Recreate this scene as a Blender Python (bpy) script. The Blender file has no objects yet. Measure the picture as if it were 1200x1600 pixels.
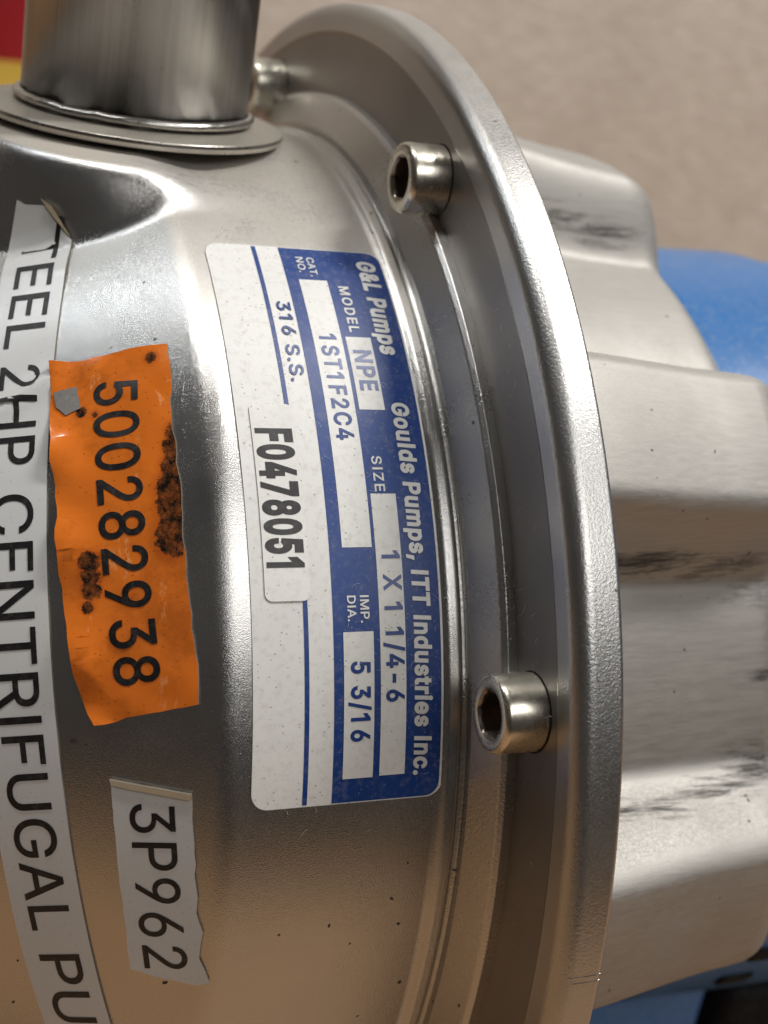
import bpy, bmesh, math, random
import numpy as np
from mathutils import Vector, Matrix
R_ = math.radians
S = 0.107                      # flange radius in metres; shapes below are in flange radii
scene = bpy.context.scene

# ------------------------------------------------------------------ camera
CAM = Vector((-0.8415, -2.0564, 1.1489)) * S
RIGHT = Vector((0.92251, -0.353539, 0.154871)); UP = Vector((0.005277, 0.412763, 0.910823)); FWD = Vector((0.385937, 0.839427, -0.382643))
cd = bpy.data.cameras.new('camera'); cam = bpy.data.objects.new('camera', cd); scene.collection.objects.link(cam)
cam.matrix_world = Matrix(((RIGHT.x, UP.x, -FWD.x, CAM.x), (RIGHT.y, UP.y, -FWD.y, CAM.y), (RIGHT.z, UP.z, -FWD.z, CAM.z), (0, 0, 0, 1)))
cd.sensor_fit = 'VERTICAL'; cd.sensor_height = 24; cd.lens = 2300 / 1600 * 24
cd.clip_start = 0.01; cd.clip_end = 50
cd.dof.use_dof = True; cd.dof.focus_distance = 0.178; cd.dof.aperture_fstop = 15
scene.camera = cam

# ------------------------------------------------------------------ ambient light of the shop and its ceiling lamps
w = bpy.data.worlds.new('World'); scene.world = w; w.use_nodes = True
nt = w.node_tree; bg = nt.nodes['Background']
tc = nt.nodes.new('ShaderNodeTexCoord'); nz = nt.nodes.new('ShaderNodeTexNoise'); cr = nt.nodes.new('ShaderNodeValToRGB')
nz.inputs['Scale'].default_value = 2.2; nz.inputs['Detail'].default_value = 3
cr.color_ramp.elements[0].position = .38; cr.color_ramp.elements[0].color = (.012, .011, .010, 1)
cr.color_ramp.elements[1].position = .66; cr.color_ramp.elements[1].color = (.075, .07, .066, 1)
nt.links.new(tc.outputs['Generated'], nz.inputs['Vector']); nt.links.new(nz.outputs['Fac'], cr.inputs[0]); nt.links.new(cr.outputs[0], bg.inputs[0])
bg.inputs[1].default_value = 1.0

def lamp(name, loc, size, energy, col=(1, .95, .88), aim=(0, 0, 0)):
    l = bpy.data.lights.new(name, 'AREA'); l.shape = 'RECTANGLE'; l.size, l.size_y = size; l.energy = energy; l.color = col
    o = bpy.data.objects.new(name, l); scene.collection.objects.link(o); o.location = loc
    o.rotation_euler = (Vector(aim) - Vector(loc)).to_track_quat('-Z', 'Y').to_euler()
    return o
# one row of shop lamps running diagonally overhead
for loc, e, c, rz in (((.95, -.17, 1.65), 30, (1, .975, .94), -16), ((-.20, .15, 1.65), 9.5, (1, .975, .94), -24), ((-.95, .62, 1.65), 3.8, (.92, .97, 1), -32)):
    lo = lamp('ceiling_lamp', loc, (.55, .14), e, c); lo.rotation_euler = (0, 0, R_(rz))
lamp('front_lamp', (.5, -1.45, 1.25), (1.2, .7), 9, (1, .98, .95))
scene.view_settings.view_transform = 'Standard'; scene.view_settings.look = 'None'; scene.view_settings.gamma = 1
scene.view_settings.exposure = 0; scene.view_settings.use_curve_mapping = False
scene.render.engine = 'CYCLES'

# ------------------------------------------------------------------ material helpers
def new_mat(name):
    m = bpy.data.materials.new(name); m.use_nodes = True
    return m, m.node_tree, m.node_tree.nodes['Principled BSDF']
class N:
    def __init__(s, nt): s.nt = nt
    def __call__(s, kind, **kw):
        n = s.nt.nodes.new('ShaderNode' + kind)
        for k, v in kw.items():
            if k in ('operation', 'data_type', 'blend_type', 'feature', 'noise_dimensions', 'clamp'): setattr(n, k, v)
        for k, v in kw.items():
            if k in ('operation', 'data_type', 'blend_type', 'feature', 'noise_dimensions', 'clamp'): continue
            key = int(k[1:]) if k[0] == 'i' and k[1:].isdigit() else k.replace('_', ' ')
            if isinstance(v, bpy.types.NodeSocket): s.nt.links.new(v, n.inputs[key])
            else: n.inputs[key].default_value = v
        return n
    def math(s, op, a, b=0.0, c=None):
        kw = dict(operation=op, i0=a, i1=b)
        if c is not None: kw['i2'] = c
        return s('Math', **kw).outputs[0]
    def mix(s, f, a, b, mode='MIX'):
        n = s.nt.nodes.new('ShaderNodeMix'); n.data_type = 'RGBA'; n.blend_type = mode
        for i, v in ((0, f), (6, a), (7, b)):
            if isinstance(v, bpy.types.NodeSocket): s.nt.links.new(v, n.inputs[i])
            else: n.inputs[i].default_value = v if i == 0 else (*v[:3], 1)
        return n.outputs[2]
    def ramp(s, f, *st):
        n = s.nt.nodes.new('ShaderNodeValToRGB'); s.nt.links.new(f, n.inputs[0])
        el = n.color_ramp.elements
        while len(el) < len(st): el.new(.5)
        for e, (p, c) in zip(el, st): e.position = p; e.color = (c, c, c, 1) if not isinstance(c, tuple) else (*c, 1)
        return n.outputs[0]
    def pos(s, scale=(1, 1, 1)):
        t = s.nt.nodes.new('ShaderNodeTexCoord'); m = s('Mapping', Vector=t.outputs['Object'])
        m.inputs['Scale'].default_value = scale
        return m.outputs[0]
    def noise(s, scale, detail=2, vec=None, rough=.5, dist=0):
        return s('TexNoise', Vector=vec or s.pos(), Scale=scale, Detail=detail, Roughness=rough, Distortion=dist).outputs[0]

def steel(name, base=(.60, .593, .58), rough=.24, grain=6500, gstr=1., dust=.5, specks=1., streak=0., smudge=0., mottle=.12, gdist=.00004, film=0., wav=.05, sdir=(.3, 34, 34), spots=(), dustcol=(.42, .38, .32)):
    m, nt, P = new_mat(name); n = N(nt)
    big = n.noise(18, 4); mid = n.noise(120, 4); fine = n.noise(grain, 3, rough=.6)
    col = n.mix(n.ramp(big, (.3, 0.), (.7, 1.)), tuple(c * (1 - mottle) for c in base), tuple(min(1, c * (1 + mottle)) for c in base))
    rg = n.math('MULTIPLY_ADD', mid, .14, rough - .07)
    rg = n.math('MULTIPLY_ADD', fine, .16, n.math('SUBTRACT', rg, .08))
    met = n.math('ADD', 1.0, 0)
    if streak:
        st = n.noise(60, 5, vec=n.pos(sdir), rough=.7)
        col = n.mix(n.math('MULTIPLY', n.ramp(st, (.35, 1.), (.62, 0.)), streak), col, (.16, .15, .13))
        rg = n.math('MULTIPLY_ADD', st, .25, n.math('SUBTRACT', rg, .1))
    g = nt.nodes.new('ShaderNodeNewGeometry'); sx = n('SeparateXYZ', Vector=g.outputs['Normal'])
    up = n.ramp(sx.outputs[2], (.76, 0.), (.985, 1.))
    # settled dust, grey beige and matt
    dn = n.ramp(n.noise(55, 6, rough=.65), (.25, .35), (.75, 1.)); dg = n.ramp(n.noise(2600, 2), (.35, .5), (.65, 1.))
    df = n.math('MINIMUM', n.math('MULTIPLY', n.math('MULTIPLY', n.math('MULTIPLY', up, dn), dg), dust), .92)
    if film: df = n.math('MAXIMUM', df, n.math('MULTIPLY', dn, film))
    col = n.mix(df, col, dustcol); met = n.math('SUBTRACT', met, df); rg = n.math('ADD', rg, n.math('MULTIPLY', df, .4))
    # dark grit
    wn = n('TexNoise', Vector=n.pos(), Scale=900., Detail=2.); wp_ = n('VectorMath', operation='MULTIPLY_ADD', i0=wn.outputs['Color'], i1=(.0011, .0011, .0011), i2=n.pos()).outputs[0]
    v = n('TexVoronoi', Vector=wp_, Scale=620., Randomness=1.)
    near = n.math('LESS_THAN', v.outputs['Distance'], .16); sel = n('SeparateXYZ', Vector=v.outputs['Color'])
    patch = n.ramp(n.noise(40, 3), (.35, .985), (.7, .90))
    gr = n.math('MULTIPLY', near, n.math('GREATER_THAN', sel.outputs[0], patch))
    v2 = n('TexVoronoi', Vector=wp_, Scale=170., Randomness=1.); s2 = n('SeparateXYZ', Vector=v2.outputs['Color'])
    gr2 = n.math('MULTIPLY', n.math('LESS_THAN', n.math('ADD', v2.outputs['Distance'], n.math('MULTIPLY', n.noise(1400, 2), .12)), .075), n.math('GREATER_THAN', s2.outputs[1], .955))
    gr = n.math('MULTIPLY', n.math('MAXIMUM', gr, gr2), .85 * specks)
    col = n.mix(gr, col, (.05, .042, .035)); met = n.math('MULTIPLY', met, n.math('SUBTRACT', 1, gr)); rg = n.math('MAXIMUM', rg, n.math('MULTIPLY', gr, .7))
    if smudge:
        sm = n.ramp(n.noise(46, 6, vec=n.pos((.45, 1.6, 1.6)), rough=.7, dist=.6), (.52, 0.), (.66, 1.))
        col = n.mix(n.math('MULTIPLY', sm, smudge), col, (.035, .033, .03))
    if spots:                       # dark streaky patches at given places, mostly along the adapter creases
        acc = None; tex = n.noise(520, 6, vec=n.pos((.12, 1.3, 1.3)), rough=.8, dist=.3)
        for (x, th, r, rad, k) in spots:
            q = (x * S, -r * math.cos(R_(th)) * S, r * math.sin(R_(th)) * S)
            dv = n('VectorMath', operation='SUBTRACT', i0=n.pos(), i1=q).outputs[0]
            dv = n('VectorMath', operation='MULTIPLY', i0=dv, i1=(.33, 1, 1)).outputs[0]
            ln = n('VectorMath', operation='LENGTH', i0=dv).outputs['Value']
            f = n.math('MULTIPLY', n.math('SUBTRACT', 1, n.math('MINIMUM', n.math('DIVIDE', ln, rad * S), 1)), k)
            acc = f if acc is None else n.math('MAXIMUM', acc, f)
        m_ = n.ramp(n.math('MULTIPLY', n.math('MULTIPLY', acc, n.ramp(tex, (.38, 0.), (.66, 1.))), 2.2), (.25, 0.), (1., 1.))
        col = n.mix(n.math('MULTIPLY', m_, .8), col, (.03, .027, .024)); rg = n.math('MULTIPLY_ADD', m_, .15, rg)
    b = n('Bump', Strength=gstr, Distance=gdist, Height=fine)
    b2 = n('Bump', Strength=wav, Distance=.0006, Height=big, Normal=b.outputs[0])
    for k, v_ in (('Base Color', col), ('Roughness', rg), ('Metallic', met), ('Normal', b2.outputs[0])): nt.links.new(v_, P.inputs[k])
    return m

def sticker(name, col, rough=.32, dirt=.35, dust=.25, grime=(.09, .075, .06), mott=.06, bump=.05, stain=0, scuffs=()):
    m, nt, P = new_mat(name); n = N(nt)
    c = n.mix(n.ramp(n.noise(70, 4), (.3, 0.), (.7, 1.)), tuple(x * (1 - mott) for x in col), col)
    v = n('TexVoronoi', Vector=n.pos((1, 1, 1.3)), Scale=1350., Randomness=1.); sel = n('SeparateXYZ', Vector=v.outputs['Color'])
    g = n.math('MULTIPLY', n.math('LESS_THAN', v.outputs['Distance'], .17), n.math('GREATER_THAN', sel.outputs[0], n.ramp(n.noise(60, 4), (.3, .80), (.7, .50))))
    fd = n.math('MULTIPLY', n.ramp(n.noise(1100, 4, rough=.7), (.50, 0.), (.70, 1.)), dust)
    c = n.mix(fd, c, (.40, .37, .32)); c = n.mix(n.math('MULTIPLY', g, dirt), c, grime)
    if stain: c = n.mix(n.math('MULTIPLY', n.ramp(n.noise(95, 7, rough=.75), (.50, 0.), (.70, 1.)), stain), c, (.22, .045, .008))
    if stain: c = n.mix(n.math('MULTIPLY', n.ramp(n.noise(300, 5, vec=n.pos((1, .35, .35)), rough=.8), (.60, 0.), (.68, 1.)), stain), c, (.95, .50, .22))
    if scuffs:                      # film rubbed through to rusty, dirty backing
        acc = None; tex = n.noise(420, 7, rough=.8)
        for (a_, b_, rad, k) in scuffs:
            q = tuple(S * v for v in wrap_cone(a_, b_, .003))
            ln = n('VectorMath', operation='DISTANCE', i0=n.pos(), i1=q).outputs['Value']
            f = n.math('MULTIPLY', n.math('SUBTRACT', 1, n.math('MINIMUM', n.math('DIVIDE', ln, rad * S), 1)), k)
            acc = f if acc is None else n.math('MAXIMUM', acc, f)
        m_ = n.ramp(n.math('ADD', acc, n.math('MULTIPLY', n.math('SUBTRACT', tex, .5), 1.7)), (.34, 0.), (.46, 1.))
        m_ = n.math('MULTIPLY', m_, n.math('GREATER_THAN', acc, .02))
        halo = n.ramp(acc, (0., 0.), (.5, .55)); c = n.mix(halo, c, (.42, .075, .010))
        c = n.mix(m_, c, n.mix(n.ramp(n.noise(900, 5, rough=.8), (.42, 0.), (.64, 1.)), (.010, .008, .007), (.26, .075, .018)))
    rg = n.math('MULTIPLY_ADD', n.noise(300, 3), .2, rough - .1); rg = n.math('ADD', rg, n.math('MULTIPLY', fd, .3))
    b = n('Bump', Strength=bump, Distance=.0004, Height=n.noise(160, 3))
    for k, v_ in (('Base Color', c), ('Roughness', rg), ('Normal', b.outputs[0])): nt.links.new(v_, P.inputs[k])
    return m

M = {}
M['casing'] = steel('blasted_stainless', dust=1.7, gdist=.000034, specks=1.3)
M['ring'] = steel('blasted_stainless_coarse', grain=3000, gstr=1., gdist=.00007, dust=.35, rough=.30)
M['flange'] = steel('machined_face', base=(.33, .312, .295), grain=2600, gstr=.12, rough=.44, dust=.9)
M['rim'] = steel('cast_rim', base=(.52, .515, .505), grain=2900, gstr=1., gdist=.00005, dust=.75, rough=.33)
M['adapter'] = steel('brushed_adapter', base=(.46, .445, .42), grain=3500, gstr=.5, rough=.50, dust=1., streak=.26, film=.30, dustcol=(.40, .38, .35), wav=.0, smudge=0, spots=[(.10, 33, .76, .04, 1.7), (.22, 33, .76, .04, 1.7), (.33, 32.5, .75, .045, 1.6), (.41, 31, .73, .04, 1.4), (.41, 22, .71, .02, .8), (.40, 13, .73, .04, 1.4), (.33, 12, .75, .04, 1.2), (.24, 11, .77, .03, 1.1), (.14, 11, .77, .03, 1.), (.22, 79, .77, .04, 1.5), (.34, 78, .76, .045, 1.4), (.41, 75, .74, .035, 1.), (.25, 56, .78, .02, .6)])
M['bolt'] = steel('zinc_screw', base=(.74, .70, .60), grain=900, gstr=.06, rough=.27, dust=.45, specks=.6, dustcol=(.36, .31, .23))
M['pipe'] = steel('pipe_steel', base=(.46, .44, .425), grain=4200, gstr=.3, rough=.30, streak=.55, sdir=(4, 4, .12), dust=0, specks=.2)  # mill-scale streaks, broadened to paint in vertical reflection bands
M['collar'] = steel('dusty_collar', base=(.55, .52, .47), grain=1500, gstr=.3, rough=.30, dust=.85, dustcol=(.34, .31, .25))
M['weld'] = steel('weld_bead', base=(.55, .53, .5), grain=1200, gstr=.3, rough=.30, dust=.2, specks=.2)
M['white'] = sticker('white_vinyl', (.79, .785, .76), dirt=.5, dust=.3, rough=.45)
M['serial'] = sticker('serial_paper', (.80, .795, .765), dirt=.5)
M['blue'] = sticker('blue_print', (.002, .040, .215), dirt=.35, dust=.16, grime=(.3, .29, .27), rough=.42)
M['bluetype'] = sticker('blue_type', (.010, .045, .22), dirt=.1, dust=.1)
M['whiteink'] = sticker('white_ink', (.74, .74, .72), dirt=.3, dust=.15)
M['black'] = sticker('black_ink', (.012, .011, .012), dirt=0, dust=.08, rough=.4)
M['tape'] = sticker('white_tape', (.70, .71, .71), dirt=.2, dust=.04, rough=.22, bump=.05)
M['tapeedge'] = sticker('yellowed_tape', (.55, .46, .32), dirt=.3)
def scrape_mat():
    m, nt, P = new_mat('rusty_scrape'); n = N(nt)
    f = n.noise(650, 5, rough=.75); c = n.mix(n.ramp(f, (.40, 0.), (.62, 1.)), (.012, .009, .007), (.30, .085, .018))
    nt.links.new(c, P.inputs['Base Color']); P.inputs['Roughness'].default_value = .5
    nt.links.new(n.ramp(n.noise(420, 6, rough=.8), (.40, 0.), (.47, 1.)), P.inputs['Alpha'])
    b = n('Bump', Strength=.7, Distance=.0003, Height=f); nt.links.new(b.outputs[0], P.inputs['Normal'])
    return m
M['scrape'] = scrape_mat()
M['greytape'] = sticker('grey_film', (.22, .21, .20), dirt=.5, dust=.3)
M['paint'] = sticker('blue_paint', (.045, .17, .43), dirt=.35, dust=.25, rough=.33, grime=(.02, .03, .08))
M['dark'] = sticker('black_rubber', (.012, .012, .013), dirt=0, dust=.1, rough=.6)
M['edge'] = sticker('grimy_edge', (.16, .135, .105), dirt=0, dust=.1, rough=.7)
M['red'] = sticker('red_plastic', (.45, .02, .03), dirt=0, dust=0, rough=.4)
M['yellow'] = sticker('yellow_plastic', (.42, .25, .002), dirt=0, dust=0, rough=.7)
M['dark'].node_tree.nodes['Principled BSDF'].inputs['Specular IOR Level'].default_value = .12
def floor_mat():
    m, nt, P = new_mat('brown_board'); n = N(nt)
    c = n.mix(n.ramp(n.noise(3, 6, vec=n.pos((1, 6, 1)), rough=.65), (.3, 0.), (.7, 1.)), (.25, .14, .066), (.37, .22, .112))
    nt.links.new(c, P.inputs['Base Color']); P.inputs['Roughness'].default_value = .6
    return m
def wall_mat():
    m, nt, P = new_mat('woven_beige'); n = N(nt)
    mp = n('Mapping', Vector=n.pos()); mp.inputs['Rotation'].default_value = (0, R_(24), 0); mp.inputs['Scale'].default_value = (1, 1, 2.4)
    wv = n.ramp(n.noise(78, 3, vec=mp.outputs[0], rough=.6), (.36, 0.), (.64, 1.))
    c = n.mix(n.ramp(n.noise(2.2, 3), (.35, 0.), (.65, 1.)), (.62, .56, .49), (.72, .67, .605))
    c = n.mix(n.math('MULTIPLY', wv, .62), c, (.46, .405, .345))
    c = n.mix(n.math('MULTIPLY', n.ramp(n.noise(24, 4), (.45, 0.), (.65, 1.)), .25), c, (.42, .36, .30))
    nt.links.new(c, P.inputs['Base Color']); P.inputs['Roughness'].default_value = .8
    b = n('Bump', Strength=.3, Distance=.002, Height=wv); nt.links.new(b.outputs[0], P.inputs['Normal'])
    return m

# ------------------------------------------------------------------ mesh helpers (input in flange radii)
def link(name, me, mat, parent=None):
    o = bpy.data.objects.new(name, me); scene.collection.objects.link(o)
    if mat is not None and not me.materials: me.materials.append(mat)
    o.parent = parent
    return o
def mesh_obj(name, V, F, mat, parent=None, smooth=True):
    me = bpy.data.meshes.new(name); me.from_pydata([tuple(S * c for c in v) for v in V], [], F)
    me.update()
    bm = bmesh.new(); bm.from_mesh(me); bmesh.ops.recalc_face_normals(bm, faces=bm.faces); bm.to_mesh(me); bm.free()
    if smooth: me.polygons.foreach_set('use_smooth', [True] * len(me.polygons))
    return link(name, me, mat, parent)
def fillet(pts, seg=6):
    """corner list (x, r, fillet radius) -> smooth profile with support points beside every arc"""
    out = []
    for i, (x, r, f) in enumerate(pts):
        if f == 0 or i in (0, len(pts) - 1): out.append((x, r)); continue
        p = Vector((x, r)); a = (Vector(pts[i - 1][:2]) - p); b = (Vector(pts[i + 1][:2]) - p)
        la, lb = a.length, b.length; a.normalize(); b.normalize()
        ang = math.acos(max(-1, min(1, a.dot(b)))); t = min(f / math.tan(ang / 2), la * .48, lb * .48); f = t * math.tan(ang / 2)
        c = p + (a + b).normalized() * (f / math.sin(ang / 2))
        p0 = p + a * t; p1 = p + b * t
        e = min(.004, t * .2)
        out.append(tuple(p0 + a * min(e, la * .02)))
        d0 = p0 - c; d1 = p1 - c; tot = d0.angle_signed(d1) if d0.length > 1e-9 else 0
        for k in range(seg + 1):
            an = -tot * k / seg
            out.append((c.x + d0.x * math.cos(an) - d0.y * math.sin(an), c.y + d0.x * math.sin(an) + d0.y * math.cos(an)))
        out.append(tuple(p1 + b * min(e, lb * .02)))
    return out
def revolve(name, prof, mat, parent, n=256, fn=None, close=False, axis='X'):
    V = []; F = []
    for i in range(n):
        t = 2 * math.pi * i / n
        for (x, r) in prof:
            if fn: x, r = fn(x, r, t)
            V.append((x, -r * math.cos(t), r * math.sin(t)) if axis == 'X' else (r * math.cos(t), r * math.sin(t), x))
    k = len(prof)
    for i in range(n):
        j = (i + 1) % n
        for q in range(k - 1 if not close else k):
            q2 = (q + 1) % k
            F.append((i * k + q, i * k + q2, j * k + q2, j * k + q))
    return mesh_obj(name, V, F, mat, parent)
def sm(a, b, x):
    t = max(0., min(1., (x - a) / (b - a))); return t * t * (3 - 2 * t)

def thing(name, label, cat, loc=(0, 0, 0)):
    o = bpy.data.objects.new(name, None); scene.collection.objects.link(o); o.location = loc
    o['label'] = label; o['category'] = cat; o.empty_display_size = .01
    return o

# ------------------------------------------------------------------ setting: board under the pump, woven backdrop behind
GZ = -1.10
def plane(name, V, mat):
    me = bpy.data.meshes.new(name); me.from_pydata(V, [], [(0, 1, 2, 3)]); o = link(name, me, mat); o['kind'] = 'structure'; return o
def slab(name, x0, x1, y0, y1, z0, z1, mat):
    V = [(x, y, z) for x in (x0, x1) for y in (y0, y1) for z in (z0, z1)]
    me = bpy.data.meshes.new(name); me.from_pydata(V, [], [(0, 1, 3, 2), (4, 6, 7, 5), (0, 4, 5, 1), (2, 3, 7, 6), (0, 2, 6, 4), (1, 5, 7, 3)]); o = link(name, me, mat); o['kind'] = 'structure'; return o
slab('tabletop', -.9, 1.5, -.43, .715, GZ * S - .03, GZ * S, floor_mat())
plane('wall', [(-1.2, .72, GZ * S - .5), (2.4, .72, GZ * S - .5), (2.4, .72, .7), (-1.2, .72, .7)], wall_mat())

# ------------------------------------------------------------------ the pump
pump = thing('centrifugal_pump', 'stainless steel centrifugal pump on a blue motor, covered in paper and tape labels', 'pump')
XP, RP = -.372, .1543                 # discharge pipe axis and radius
RD, XC, AL = .8055, -.382, R_(29)     # drum radius, shoulder position, cone half angle
TA, SA = math.tan(AL), math.sin(AL)
def cone_x(r): return XC - (RD - r) / TA

corners = [(-.058, .866, 0), (-.0705, .8668, .003), (-.0765, .862, .008), (-.0945, .820, .004), (-.0935, .8075, .003), (-.1000, .8060, .003),
           (-.1050, .8120, .006), (-.1170, .8110, .012), (-.1260, RD, .02), (XC, RD, .055), (cone_x(.50), .50, .10), (-1.02, .34, .04), (-1.03, .25, .02), (-1.25, .25, 0), (-1.25, .20, 0)]
prof = fillet(corners, 8)
# add intermediate rows on the long spans so the pad under the pipe has room
dense = []
for a, b in zip(prof[:-1], prof[1:]):
    d = math.hypot(a[0] - b[0], a[1] - b[1]); k = max(1, int(d / .006)) if -.85 < a[0] < -.12 else max(1, int(d / .05))
    for i in range(k): dense.append((a[0] + (b[0] - a[0]) * i / k, a[1] + (b[1] - a[1]) * i / k))
dense.append(prof[-1])
def pad(x, r, t):
    s = math.sin(t)
    if x > -.09 or x < -.95 or s < .3: return x, r
    y = -r * math.cos(t)
    d = math.hypot(x - XP, y)
    if d > .36: return x, r
    top = .8010 - .16 * max(0, d - .19)
    rp_ = top / s
    h = 1 - sm(.226, .295, d)
    diff = rp_ - r
    soft = .5 * (diff + math.sqrt(diff * diff + .003 ** 2)) if diff > -.05 else 0
    return x, r + h * soft * (1 - .8 * sm(XC - .03, XC + .07, x))
casing = revolve('casing', dense, M['casing'], pump, n=760, fn=pad)
casing.data.materials.append(M['ring'])
for p in casing.data.polygons:
    if -.101 < p.center.x / S: p.material_index = 1
casing['label'] = 'bead blasted stainless steel drum with tapered front'
# ring part of the casing, coarser texture
# ---- adapter flange
fl = fillet([(-.060, .80, 0), (-.057, .90, 0), (-.057, .953, .003), (-.0585, .958, .003), (-.0560, 1.0, .024), (0, 1.0, .006), (0.002, .84, 0), (.0, .70, 0)], 8)
fo = revolve('adapter_flange', fl, M['rim'], pump, n=512)
fo.data.materials.append(M['flange'])
for p in fo.data.polygons:
    c = p.center / S
    if c.x < -.045 and math.hypot(c.y, c.z) < .9555: p.material_index = 1
for k, da in enumerate((0, .45)):        # two scribed lines across the rim
    V = []; a0 = R_(5.6 + da); a1 = a0 + R_(.10)
    for x in (-.040, -.03, -.02, -.01, -.002):
        for a, rr in ((a0, .999), ((a0 + a1) / 2, 1.0007), (a1, .999)): V.append((x, -rr * math.cos(a), rr * math.sin(a)))
    mesh_obj('scribed_line', V, [(3 * i + j, 3 * i + j + 1, 3 * i + j + 4, 3 * i + j + 3) for i in range(4) for j in range(2)], M['rim'], fo)

# ---- adapter body with eight lobes
LX = .440
SMUDGE = 1
def lobes(x, r, t):
    ps = abs(((math.degrees(t) + 22.5) % 45) - 22.5)
    wl = 1 - sm(5.5, 13.2, ps)
    rl = .868 - .05 * sm(0, .4, x) ; rq = .728 - .02 * sm(.1, .4, x)
    def endr(base, rho):
        e = x - (LX - rho)
        return base if e <= 0 else base - (rho - math.sqrt(max(0, rho * rho - min(e, rho) ** 2)))
    rr = endr(rq, .045) * (1 - wl) + endr(rl, .085) * wl
    td = math.degrees(math.atan2(math.sin(t), abs(math.cos(t))))      # the underside is open for drainage
    u = sm(13.5, 19, -td)
    rr = rr * (1 - u) + .56 * u
    return x, rr * r
xs = [-.004, .03] + [.06 + .02 * i for i in range(13)] + [LX - .085 + .085 * math.sin(math.pi / 2 * i / 12) for i in range(1, 13)]
adp = [(x, 1.) for x in xs]
def ad(x, r, t):
    return lobes(x, r, t) if r == 1. else (x, r)
adp += [(LX + .001, .62), (LX + .001, .40)]
revolve('adapter_body', adp, M['adapter'], pump, n=720, fn=ad)

# ---- socket head screws
def bolt_mesh():
    hr, hl = .0442, .0543; n = 48; V = []; F = []
    pr = [(0, hr), (-.003, hr), (-hl * .5, hr), (-hl + .008, hr), (-hl + .005, hr * .992), (-hl + .0015, hr * .95), (-hl, hr * .86), (-hl, hr * .70), (-hl + .0012, hr * .655)]
    def hexr(a): return .0250 / math.cos(((a + math.pi / 6) % (math.pi / 3)) - math.pi / 6)
    k = len(pr)
    for i in range(n):
        a = 2 * math.pi * i / n; c, s_ = math.cos(a), math.sin(a)
        for (x, r) in pr: V.append((x, r * c, r * s_))
        h = hexr(a)
        for x, f in ((-hl + .003, 1.0), (-hl + .006, .985), (-hl + .034, .985)): V.append((x, h * f * c, h * f * s_))
    V.append((-hl + .042, 0, 0)); m = k + 3
    for i in range(n):
        j = (i + 1) % n
        for q in range(m - 1): F.append((i * m + q, i * m + q + 1, j * m + q + 1, j * m + q))
        F.append((i * m + m - 1, len(V) - 1, j * m + m - 1))
    return V, F
bV, bF = bolt_mesh()
b0 = mesh_obj('bolt', bV, bF, M['bolt'], pump)
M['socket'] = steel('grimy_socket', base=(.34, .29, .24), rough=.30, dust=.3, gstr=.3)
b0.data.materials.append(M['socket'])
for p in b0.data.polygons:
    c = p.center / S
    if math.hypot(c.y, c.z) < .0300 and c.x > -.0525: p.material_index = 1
b0.data.set_sharp_from_angle(angle=R_(50))
seat = revolve('seat_shadow', [(.002, .040), (.002, .0462), (-.0008, .0462), (-.0016, .0440), (-.0016, .040)], M['dark'], b0, n=48)  # black ring drawn as the dark shadow gap under each head
for i in range(8):
    b = b0 if i == 0 else b0.copy()
    if i: scene.collection.objects.link(b)
    a = R_(22.5 + 45 * i); b.parent = pump
    b.location = (-.0565 * S, -.8964 * math.cos(a) * S, .8964 * math.sin(a) * S)
    b.rotation_euler = (R_(17 + 63 * i * i), 0, 0)
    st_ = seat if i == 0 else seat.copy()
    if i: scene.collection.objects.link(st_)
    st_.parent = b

# ---- discharge pipe with collar
pp = fillet([(.80, RP - .02, 0), (.80, RP, 0), (1.42, RP, .006), (1.42, RP - .022, .006), (.82, RP - .022, 0)], 4)
po = revolve('discharge_pipe', pp, M['pipe'], pump, n=160, axis='Z'); po.location.x = XP * S
rw = random.Random(3)
wob = [rw.uniform(-.0011, .0011) for _ in range(60)]
def wv(x, r, t):
    u = t / (2 * math.pi) * 60; i = int(u) % 60; f = u - int(u); h = wob[i] * (1 - f) + wob[(i + 1) % 60] * f
    return x + h, r + h * .8
wp = [(.8325 + .006 * math.sin(a), RP + .0015 + .0085 * math.cos(a)) for a in [R_(-95 + 19 * i) for i in range(11)]]
wo = revolve('weld_bead', wp, M['weld'], po, n=240, fn=wv, axis='Z')
cl = fillet([(.808, RP - .01, 0), (.808, .204, .002), (.8145, .2074, .0015), (.8195, .2068, .002), (.825, RP - .01, 0)], 4)
co = revolve('collar', cl, M['collar'], pump, n=200, axis='Z'); co.location.x = XP * S

# ---- motor
mo = fillet([(LX - .005, .40, 0), (LX + .008, .40, 0), (LX + .010, .665, .012), (LX + .03, .669, .01), (LX + .30, .672, .01), (LX + .305, .66, .004), (2.5, .66, .05), (2.5, .2, 0)], 6)
mt = revolve('motor', mo, M['paint'], pump, n=256); mt['label'] = 'blue painted electric motor behind the stainless adapter'
def boxm(name, c, h, mat, parent, bev=.01):
    bm = bmesh.new(); bmesh.ops.create_cube(bm, size=2)
    for v in bm.verts: v.co = Vector((v.co.x * h[0] + c[0], v.co.y * h[1] + c[1], v.co.z * h[2] + c[2])) * S
    bmesh.ops.bevel(bm, geom=bm.edges, offset=bev * S, segments=3, affect='EDGES', profile=.5)
    me = bpy.data.meshes.new(name); bm.to_mesh(me); bm.free()
    me.polygons.foreach_set('use_smooth', [True] * len(me.polygons))
    return link(name, me, mat, parent)
boxm('motor_foot', (.61, 0, -.84), (.15, .35, .255), M['paint'], mt, .02)
boxm('motor_base', (1.66, 0, -.85), (.86, .37, .245), M['dark'], mt, .04)
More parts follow.
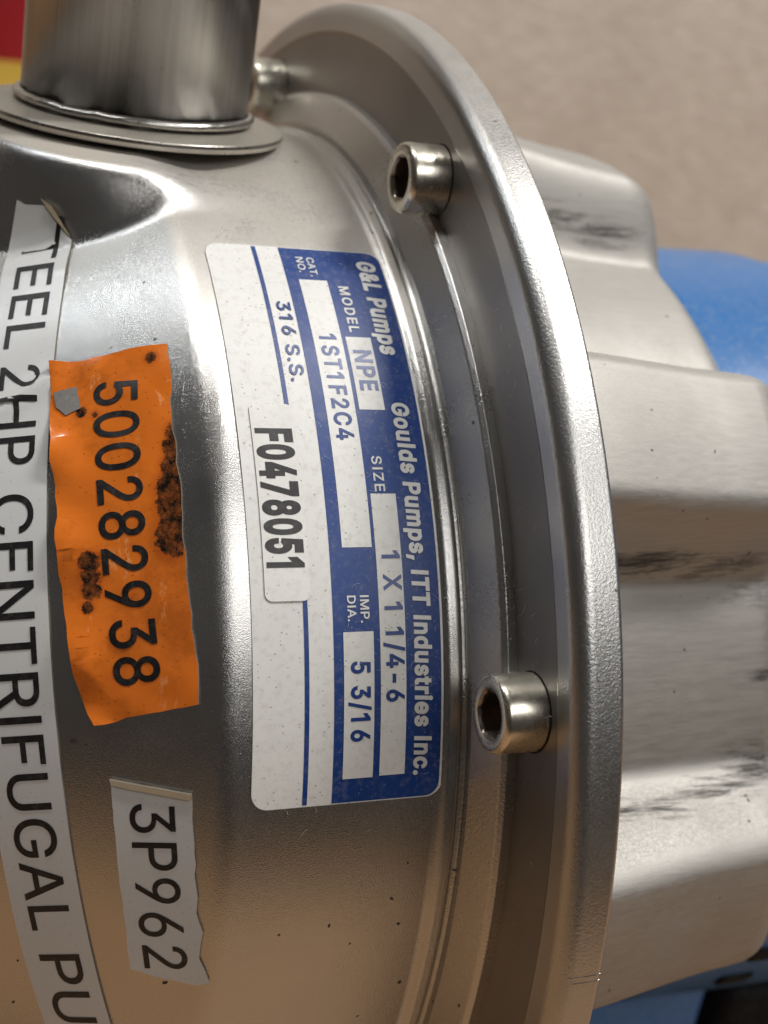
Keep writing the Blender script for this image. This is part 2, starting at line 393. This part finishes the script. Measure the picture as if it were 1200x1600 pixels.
for a in (-24, -33):
    o = boxm('vent_slot', (0, 0, 0), (.030, .010, .018), M['dark'], mt, .006)
    o.location = ((LX + .16) * S, -.668 * math.cos(R_(a)) * S, .668 * math.sin(R_(a)) * S); o.rotation_euler = (R_(-a), 0, 0)

# ------------------------------------------------------------------ stickers: flat artwork wrapped on the drum or the cone
def wrap_drum(a, b, h):          # a = arc length downwards from theta 0 (negative), b = x
    t = -a / RD; r = RD + h
    return (b, -r * math.cos(t), r * math.sin(t))
def wrap_cone(a, b, h):          # unrolled cone, a along the reading direction, b = distance from the apex
    rho = math.hypot(a, b); t = R_(30) - math.atan2(a, b) / SA
    r = rho * SA; x = cone_x(r)
    x, r = pad(x, r, t)
    x -= h * SA; r += h * math.cos(AL)
    return (x, -r * math.cos(t), r * math.sin(t))
def wrap_bm(bm, name, mat, parent, wrap, h, step=.02, thick=0., lift=None):
    bmesh.ops.triangulate(bm, faces=bm.faces)
    xs = [v.co.x for v in bm.verts]; ys = [v.co.y for v in bm.verts]
    for ax, lo, hi, st in ((0, min(xs), max(xs), step), (1, min(ys), max(ys), step * 1.5)):
        c = math.floor(lo / st) * st + st
        while c < hi:
            bmesh.ops.bisect_plane(bm, geom=bm.verts[:] + bm.edges[:] + bm.faces[:], dist=1e-6, plane_co=(c, 0, 0) if ax == 0 else (0, c, 0), plane_no=(1, 0, 0) if ax == 0 else (0, 1, 0))
            c += st
    if thick:
        bnd = [e for e in bm.edges if len(e.link_faces) == 1]
        ret = bmesh.ops.extrude_edge_only(bm, edges=bnd)
        for g in ret['geom']:
            if isinstance(g, bmesh.types.BMVert): g.co.z -= thick
            elif isinstance(g, bmesh.types.BMFace): g.material_index = 1
    for v in bm.verts:
        hh = h + v.co.z + (lift(v.co.x, v.co.y) if lift else 0)
        v.co = Vector(wrap(v.co.x, v.co.y, hh)) * S
    bmesh.ops.recalc_face_normals(bm, faces=bm.faces)
    # make sure the face looks outwards
    f = max(bm.faces, key=lambda f: f.calc_area()); c = f.calc_center_median()
    if f.normal.dot(Vector((-.2, c.y, c.z))) < 0: bmesh.ops.reverse_faces(bm, faces=bm.faces)
    me = bpy.data.meshes.new(name); bm.to_mesh(me); bm.free()
    if thick: me.materials.append(mat); me.materials.append(M['edge'])
    me.polygons.foreach_set('use_smooth', [True] * len(me.polygons)); me.set_sharp_from_angle(angle=R_(45))
    return link(name, me, mat, parent)
def poly_bm(pts):
    bm = bmesh.new(); bm.faces.new([bm.verts.new((x, y, 0)) for x, y in pts]); return bm
def rrect(a0, a1, b0, b1, rad=0, seg=6):
    if rad == 0: return [(a0, b0), (a1, b0), (a1, b1), (a0, b1)]
    out = []
    for (cx, cy, s0) in ((a1 - rad, b0 + rad, -90), (a1 - rad, b1 - rad, 0), (a0 + rad, b1 - rad, 90), (a0 + rad, b0 + rad, 180)):
        for k in range(seg + 1):
            an = R_(s0 + 90 * k / seg); out.append((cx + rad * math.cos(an), cy + rad * math.sin(an)))
    return out
def shop_font():
    import os
    try: return bpy.data.fonts.load(os.path.join(bpy.utils.system_resource('DATAFILES'), 'fonts', 'Inter.woff2'))
    except Exception: return None
FONT = shop_font()            # the sans that ships with Blender; its built-in face otherwise
def spline_loops(body):
    cu = bpy.data.curves.new('lettering', 'FONT'); cu.body = body; cu.resolution_u = 3; cu.fill_mode = 'NONE'
    if FONT: cu.font = FONT
    o = bpy.data.objects.new('lettering', cu); scene.collection.objects.link(o)
    dg = bpy.context.evaluated_depsgraph_get(); me = bpy.data.meshes.new_from_object(o.evaluated_get(dg))
    P = [(v.co.x, v.co.y) for v in me.vertices]; nx = {}
    for e in me.edges: a, b = e.vertices; nx.setdefault(a, []).append(b); nx.setdefault(b, []).append(a)
    bpy.data.objects.remove(o); bpy.data.curves.remove(cu); bpy.data.meshes.remove(me)
    loops = []; seen = set()
    for st in range(len(P)):
        if st in seen or st not in nx: continue
        lp = [st]; seen.add(st); cur = st
        while True:
            c2 = sorted((q for q in nx[cur] if q not in seen), key=lambda q: q != cur + 1)   # keep the spline's own direction
            if not c2: break
            cur = c2[0]; seen.add(cur); lp.append(cur)
        cl = [P[lp[0]]]
        for i in lp[1:]:
            if math.hypot(P[i][0] - cl[-1][0], P[i][1] - cl[-1][1]) > 1e-4: cl.append(P[i])
        if math.hypot(cl[0][0] - cl[-1][0], cl[0][1] - cl[-1][1]) < 1e-4: cl.pop()
        if len(cl) > 2: loops.append(np.array(cl))
    return loops
def area(lp): return .5 * np.sum(lp[:, 0] * np.roll(lp[:, 1], -1) - np.roll(lp[:, 0], -1) * lp[:, 1])
_H = spline_loops('H')[0]; HCAP = _H[:, 1].max(); SGN = 1 if area(_H) > 0 else -1
_w2 = max(l[:, 0].max() for l in spline_loops('HH'))
GL = {}
def glyph(c):
    if c in GL: return GL[c]
    adv = max(l[:, 0].max() for l in spline_loops('H' + c + 'H')) - _w2
    st = .092 * HCAP / .7; h = HCAP
    if c == '1': lp = [np.array([(.18, 0), (.18 + st, 0), (.18 + st, h), (.19, h), (.05, h * .82), (.05, h * .70), (.18, h * .84)])]; adv = .43
    elif c in 'Il': hh = h * (1.04 if c == 'l' else 1); lp = [np.array([(.07, 0), (.07 + st, 0), (.07 + st, hh), (.07, hh)])]; adv = .14 + st
    else: lp = [] if c == ' ' else [SGN * 1 and (l if SGN > 0 else l[::-1]) for l in spline_loops(c)]
    GL[c] = (lp, adv); return GL[c]
def inside(pt, lp):
    """winding number of the outline round the point"""
    x, y = pt; x0, y0 = lp[:, 0], lp[:, 1]; x1, y1 = np.roll(x0, -1), np.roll(y0, -1)
    c = (y0 > y) != (y1 > y)
    if not c.any(): return 0
    xi = x0[c] + (y - y0[c]) / (y1[c] - y0[c]) * (x1[c] - x0[c]); up = np.where(y1[c] > y0[c], 1, -1)
    return int(up[xi > x].sum())
def text_bm(body, bold=0., space=1., shear=0.):
    from mathutils.geometry import delaunay_2d_cdt
    bm = bmesh.new(); pen = 0.
    for ch in body:
        lps, adv = glyph(ch); out = []
        for lp in lps:
            if bold:
                e1 = lp - np.roll(lp, 1, 0); e2 = np.roll(lp, -1, 0) - lp
                n1 = np.stack([e1[:, 1], -e1[:, 0]], 1) / np.maximum(np.hypot(*e1.T), 1e-9)[:, None]; n2 = np.stack([e2[:, 1], -e2[:, 0]], 1) / np.maximum(np.hypot(*e2.T), 1e-9)[:, None]
                m = n1 + n2; m /= np.maximum((m * m).sum(1) / 2, .55)[:, None]
                lp = lp + m * bold
            out.append(np.stack([lp[:, 0] + shear * lp[:, 1] + pen, lp[:, 1]], 1))
        pen += adv + (space - 1) * .6 + 1.4 * bold
        if not out: continue
        V = [Vector((float(x), float(y))) for lp in out for x, y in lp]; E = []; k = 0
        for lp in out: E += [(k + i, k + (i + 1) % len(lp)) for i in range(len(lp))]; k += len(lp)
        vs, es, fs, *_ = delaunay_2d_cdt(V, E, [], 0, 1e-6)
        bv = [bm.verts.new((v.x, v.y, 0)) for v in vs]
        for f in fs:
            c = sum((vs[i] for i in f), Vector((0, 0))) / len(f)
            if sum(inside((c.x, c.y), lp) for lp in out) > 0: bm.faces.new([bv[i] for i in f])
    for v in [v for v in bm.verts if not v.link_faces]: bm.verts.remove(v)
    return bm
CAP = .7                          # cap height of the built-in font relative to its size (measured below)
_t = text_bm('H'); CAP = max(v.co.y for v in _t.verts); _t.free()
def lettering(body, p0, p1, cap, mat, parent, wrap, h, bold=0., space=1., shear=0., name='lettering', fit=True, lift=None, step=.02):
    """p0 -> p1: start and end of the baseline in the flat artwork; cap: capital height"""
    bm = text_bm(body, bold, space, shear)
    x0 = min(v.co.x for v in bm.verts); x1 = max(v.co.x for v in bm.verts)
    p0 = Vector(p0); p1 = Vector(p1); d = p1 - p0; L = d.length; d.normalize(); nrm = Vector((-d.y, d.x))
    sx = L / (x1 - x0); sy = cap / CAP
    for v in bm.verts:
        q = p0 + d * ((v.co.x - x0) * sx) + nrm * (v.co.y * sy); v.co = Vector((q.x, q.y, 0))
    return wrap_bm(bm, name, mat, parent, wrap, h, step=step, lift=lift)
def A(th): return -RD * R_(th)

# ---- maker's plate sticker on the drum
L1 = .00035
plate = wrap_bm(poly_bm(rrect(A(64.75), A(14.75), -.3535, -.1220, .020)), 'nameplate', M['white'], pump, wrap_drum, .0016, thick=.0022)
plate['label'] = 'white and blue maker\'s plate sticker on the drum'
def onp(name, pts, mat, lv): return wrap_bm(poly_bm(pts), name, mat, plate, wrap_drum, .0016 + L1 * lv)
bl = rrect(A(64.65), A(14.85), -.2585, -.1265, .017); bl = [(a, b) if b > -.2 else (A(64.65) if a < A(40) else A(14.85), -.2585) for a, b in bl]
bl2 = []
for q in bl:
    if not bl2 or (abs(q[0] - bl2[-1][0]) + abs(q[1] - bl2[-1][1])) > 1e-6: bl2.append(q)
if abs(bl2[0][0] - bl2[-1][0]) + abs(bl2[0][1] - bl2[-1][1]) < 1e-6: bl2.pop()
onp('blue_field', bl2, M['blue'], 1)
onp('blue_line', rrect(A(64.6), A(14.9), -.2935, -.2880), M['blue'], 1)
for a0, a1, b0, b1 in ((60.7, 35.4, -.2430, -.2065), (54.45, 47.3, -.2012, -.1688), (39.85, 16.87, -.2022, -.1708), (28.6, 16.8, -.2468, -.2102)):
    onp('white_box', rrect(A(a0), A(a1), b0, b1), M['white'], 2)
def tx(body, a0, a1, b, cap, mat, bold=0., lv=3, space=1., shear=0.):
    return lettering(body, (A(a0), b), (A(a1), b), cap, mat, plate, wrap_drum, .0016 + L1 * lv, bold, space, shear)
W, T = M['whiteink'], M['bluetype']
tx('G&L Pumps', 63.4, 52.7, -.1585, .0215, W, .040, shear=.12)
tx('Goulds Pumps, ITT Industries Inc.', 48.0, 16.7, -.1590, .0195, W, .036, shear=.08)
tx('MODEL', 60.1, 54.95, -.1935, .0125, W, .022, space=1.1)
tx('CAT.', 63.5, 61.1, -.2255, .0092, W, .015); tx('NO.', 63.5, 61.55, -.2393, .0092, W, .015)
tx('SIZE', 43.1, 40.05, -.1957, .0122, W, .015, space=1.1)
tx('IMP.', 31.5, 29.3, -.2248, .0102, W, .015); tx('DIA.', 31.5, 29.45, -.2405, .0098, W, .015)
tx('NPE', 53.1, 49.1, -.1945, .0215, T, .026, space=1.06)
tx('1ST1F2C4', 54.7, 44.5, -.2345, .0205, T, .024, space=1.08)
tx('316 S.S.', 58.0, 49.8, -.2798, .0165, T, .016, space=1.06)
tx('1 X 1 1/4-6', 35.1, 22.85, -.1945, .0208, T, .026, space=1.06)
tx('5 3/16', 26.25, 19.8, -.2375, .0218, T, .026, space=1.06)
ser = wrap_bm(poly_bm(rrect(A(47.6), A(31.2), -.3375, -.2840, .009)), 'serial_label', M['serial'], pump, wrap_drum, .0016 + L1 * 4, thick=.0028)
ser['label'] = 'small white serial number label stuck over the maker\'s plate'
lettering('F0478051', (A(45.4), -.3308), (A(33.85), -.3308), .0385, M['black'], ser, wrap_drum, .0016 + L1 * 5, .042)

# ---- stickers on the cone
rnd = random.Random(11)
def rough_edge(pts, amp, step):
    out = []
    for (p, q) in zip(pts, pts[1:] + pts[:1]):
        p = Vector(p); q = Vector(q); k = max(1, int((q - p).length / step)); nn = Vector((-(q - p).y, (q - p).x)).normalized()
        for i in range(k):
            v = p.lerp(q, i / k) + (nn * rnd.uniform(-amp, amp) if i else Vector((0, 0))); out.append((v.x, v.y))
    return out
M['orange'] = sticker('orange_film', (.84, .205, .022), dirt=.55, dust=.02, grime=(.25, .05, .01), rough=.16, bump=.16, mott=.2, stain=.5, scuffs=[(-.215, 1.606, .018, .9), (-.195, 1.606, .022, 1.), (-.175, 1.605, .025, 1.1), (-.15, 1.604, .028, 1.15), (-.125, 1.605, .030, 1.15), (-.10, 1.605, .030, 1.15), (-.085, 1.602, .026, 1.1), (-.068, 1.511, .018, 1.05), (-.053, 1.512, .018, 1.05), (-.038, 1.511, .018, 1.), (-.02, 1.508, .012, .8), (-.309, 1.572, .013, .9), (-.245, 1.494, .012, .8), (-.24, 1.510, .010, .7), (-.03, 1.56, .012, .45), (.06, 1.535, .02, .4)])
OR = [(-.3105, 1.4528), (-.3123, 1.4898), (-.3230, 1.5429), (-.3264, 1.5710), (-.3272, 1.5901), (-.2910, 1.5969), (-.2421, 1.5994), (-.1647, 1.6105), (-.0771, 1.6180), (-.0064, 1.6238), (.0634, 1.6288),
      (.0913, 1.6274), (.1013, 1.5580), (.1095, 1.5106), (.0972, 1.5027), (.0509, 1.4907), (-.0128, 1.4818), (-.0698, 1.4764), (-.1581, 1.4691), (-.2527, 1.4569)]
def lift_or(a, b):               # the torn left edge curls up a little
    e = 1.4528 + (a + .31) * .135
    return .010 * (1 - sm(0, .03, b - e)) * (.5 + .5 * math.sin(a * 55)) + .0012 * math.sin(a * 90) * math.sin(b * 70)
orange = wrap_bm(poly_bm(rough_edge(OR, .0016, .012)), 'orange_sticker', M['orange'], pump, wrap_cone, .0030, step=.012, thick=.003, lift=lift_or)
orange['label'] = 'scuffed orange number sticker with torn edges'
lettering('5002829', (-.2800, 1.5075), (-.0140, 1.5300), .0500, M['black'], orange, wrap_cone, .0036, .011, lift=lift_or, step=.012)
lettering('38', (-.0030, 1.5320), (.0690, 1.5368), .0500, M['black'], orange, wrap_cone, .0036, .011, lift=lift_or, step=.012)
def scr(name, pts, mat, par, h=.0040, amp=.003): 
    return wrap_bm(poly_bm(rough_edge(pts, amp, .008)), name, mat, par, wrap_cone, h, step=.012, lift=lift_or)
scr('grey_scrap', [(-.2706, 1.4607), (-.2776, 1.4869), (-.2499, 1.4937), (-.2415, 1.4769), (-.2521, 1.4646)], M['greytape'], orange, .0046, .0005)

TP = [(.1708, 1.5232), (.1758, 1.5453), (.1902, 1.6126), (.2342, 1.6108), (.2718, 1.6099), (.2833, 1.6072), (.3106, 1.6078), (.3305, 1.6039), (.3549, 1.6083), (.3886, 1.5994), (.4217, 1.6067), (.4255, 1.5926), (.4172, 1.556), (.4044, 1.5163), (.3423, 1.52), (.2702, 1.5208)]
tag = wrap_bm(poly_bm(rough_edge(TP, .0008, .012)), 'number_tape', M['tape'], pump, wrap_cone, .0030, step=.012, thick=.003)
tag['label'] = 'white tape label with torn right edge'
lettering('3P962', (.1985, 1.5425), (.4020, 1.5345), .0500, M['black'], tag, wrap_cone, .0036, .004, step=.012)
wrap_bm(poly_bm([(.1700, 1.5225), (.1752, 1.5453), (.1898, 1.6136), (.1965, 1.6120), (.1830, 1.5500), (.1765, 1.5240)]), 'curled_end', M['tapeedge'], tag, wrap_cone, .0062, step=.012, thick=.004)

def sb(a): return 1.4620 + (a + .05) * .0275          # right edge of the long tape
def lift_st(a, b):
    return .007 * (1 - sm(-.525, -.485, a)) * sm(1.38, 1.43, b) + .007 * math.exp(-((a + .27 + (b - 1.42) * .6) / .012) ** 2) + .003 * math.exp(-((a + .46) / .03) ** 2)
ST = [(-.5380, sb(-.6) - .084), (-.5330, 1.3750), (-.5280, 1.4020), (-.5010, 1.4500)] + [(-.45 + .05 * i, sb(-.45 + .05 * i)) for i in range(26)] + [(.80 - .05 * i, sb(.80 - .05 * i) - .083) for i in range(26)]
strip = wrap_bm(poly_bm(ST), 'name_tape', M['tape'], pump, wrap_cone, .0028, step=.012, thick=.003, lift=lift_st)
wrap_bm(poly_bm([(-.5295, 1.4010), (-.5005, 1.4515), (-.5120, 1.4370), (-.5225, 1.4200)]), 'curled_corner', M['tapeedge'], strip, wrap_cone, .010, step=.012, thick=.002, lift=lift_st)
strip['label'] = 'long white tape label wrapped around the taper'
def st_t(body, a0, a1): lettering(body, (a0, sb(a0) - .0635), (a1, sb(a1) - .0635), .0475, M['black'], strip, wrap_cone, .0034, .006, lift=lift_st, step=.012)
st_t('TEEL', -.517, -.338); st_t('2HP', -.312, -.185); st_t('CENTRIFUGAL', -.150, .352); st_t('PUMP', .385, .62)

# ------------------------------------------------------------------ blurred bucket behind
def ray(px, py, dist):
    d = (FWD * 2300 + RIGHT * (px - 600) - UP * (py - 800)).normalized(); return CAM + d * dist
c = ray(-30, 62, .66)
bk = thing('bucket', 'red bucket with a broad yellow band, out of focus behind the pipe', 'bucket', (c.x, c.y, GZ * S))
hb = (c.z - GZ * S) / S
revolve('shell', fillet([(0, .02, 0), (0, .40, .03), (hb, .47, .004), (hb + .5, .53, .01), (hb + .52, .56, .01), (hb + .52, .50, .01), (.05, .37, 0)], 4), M['red'], bk, n=96, axis='Z')
revolve('yellow_band', [(hb * .35, .433), (hb * .35, .440), (hb - .005, .476), (hb - .005, .468)], M['yellow'], bk, n=96, axis='Z')

# ------------------------------------------------------------------ lint caught on the screws and the labels
rl = random.Random(7); V = []; F = []
def hair(p, nrm, ln, rad):
    d = Vector((rl.uniform(-1, 1), rl.uniform(-1, 1), rl.uniform(-1, 1))); d = (d - nrm * d.dot(nrm) * .6).normalized(); c = Vector((rl.uniform(-1, 1), rl.uniform(-1, 1), rl.uniform(-1, 1))) * .9
    q = Vector(p); base = len(V); k = 6
    for i in range(k + 1):
        u = d.orthogonal().normalized(); w_ = d.cross(u)
        for j in range(3): V.append(tuple(q + (u * math.cos(j * 2.094) + w_ * math.sin(j * 2.094)) * rad))
        q = q + d * (ln / k); d = (d + c * .35 + nrm * .05).normalized()
    for i in range(k):
        for j in range(3): F.append((base + 3 * i + j, base + 3 * i + (j + 1) % 3, base + 3 * i + 3 + (j + 1) % 3, base + 3 * i + 3 + j))
for a in (22.5, 67.5, 112.5):
    for _ in range(38):
        f = rl.uniform(0, math.pi); x = -.0565 - rl.uniform(0, .055); cy, cz = -.8964 * math.cos(R_(a)), .8964 * math.sin(R_(a))
        nn = Vector((0, -math.cos(f), math.sin(f))); hair((x, cy + nn.y * .0444, cz + nn.z * .0444), nn, rl.uniform(.004, .014), .00012)
for _ in range(150):
    t = R_(rl.uniform(12, 72)); nn = Vector((0, -math.cos(t), math.sin(t))); x = rl.uniform(-.34, -.10)
    hair((x, nn.y * (RD + .006), nn.z * (RD + .006)), nn, rl.uniform(.004, .012), .00011)
for _ in range(60):
    t = R_(rl.uniform(5, 80)); nn = Vector((-1, 0, 0)); r = rl.uniform(.87, .93); hair((-.0585, -r * math.cos(t), r * math.sin(t)), nn, rl.uniform(.004, .012), .00011)
li = mesh_obj('lint', V, F, M['serial'], pump); li['kind'] = 'stuff'
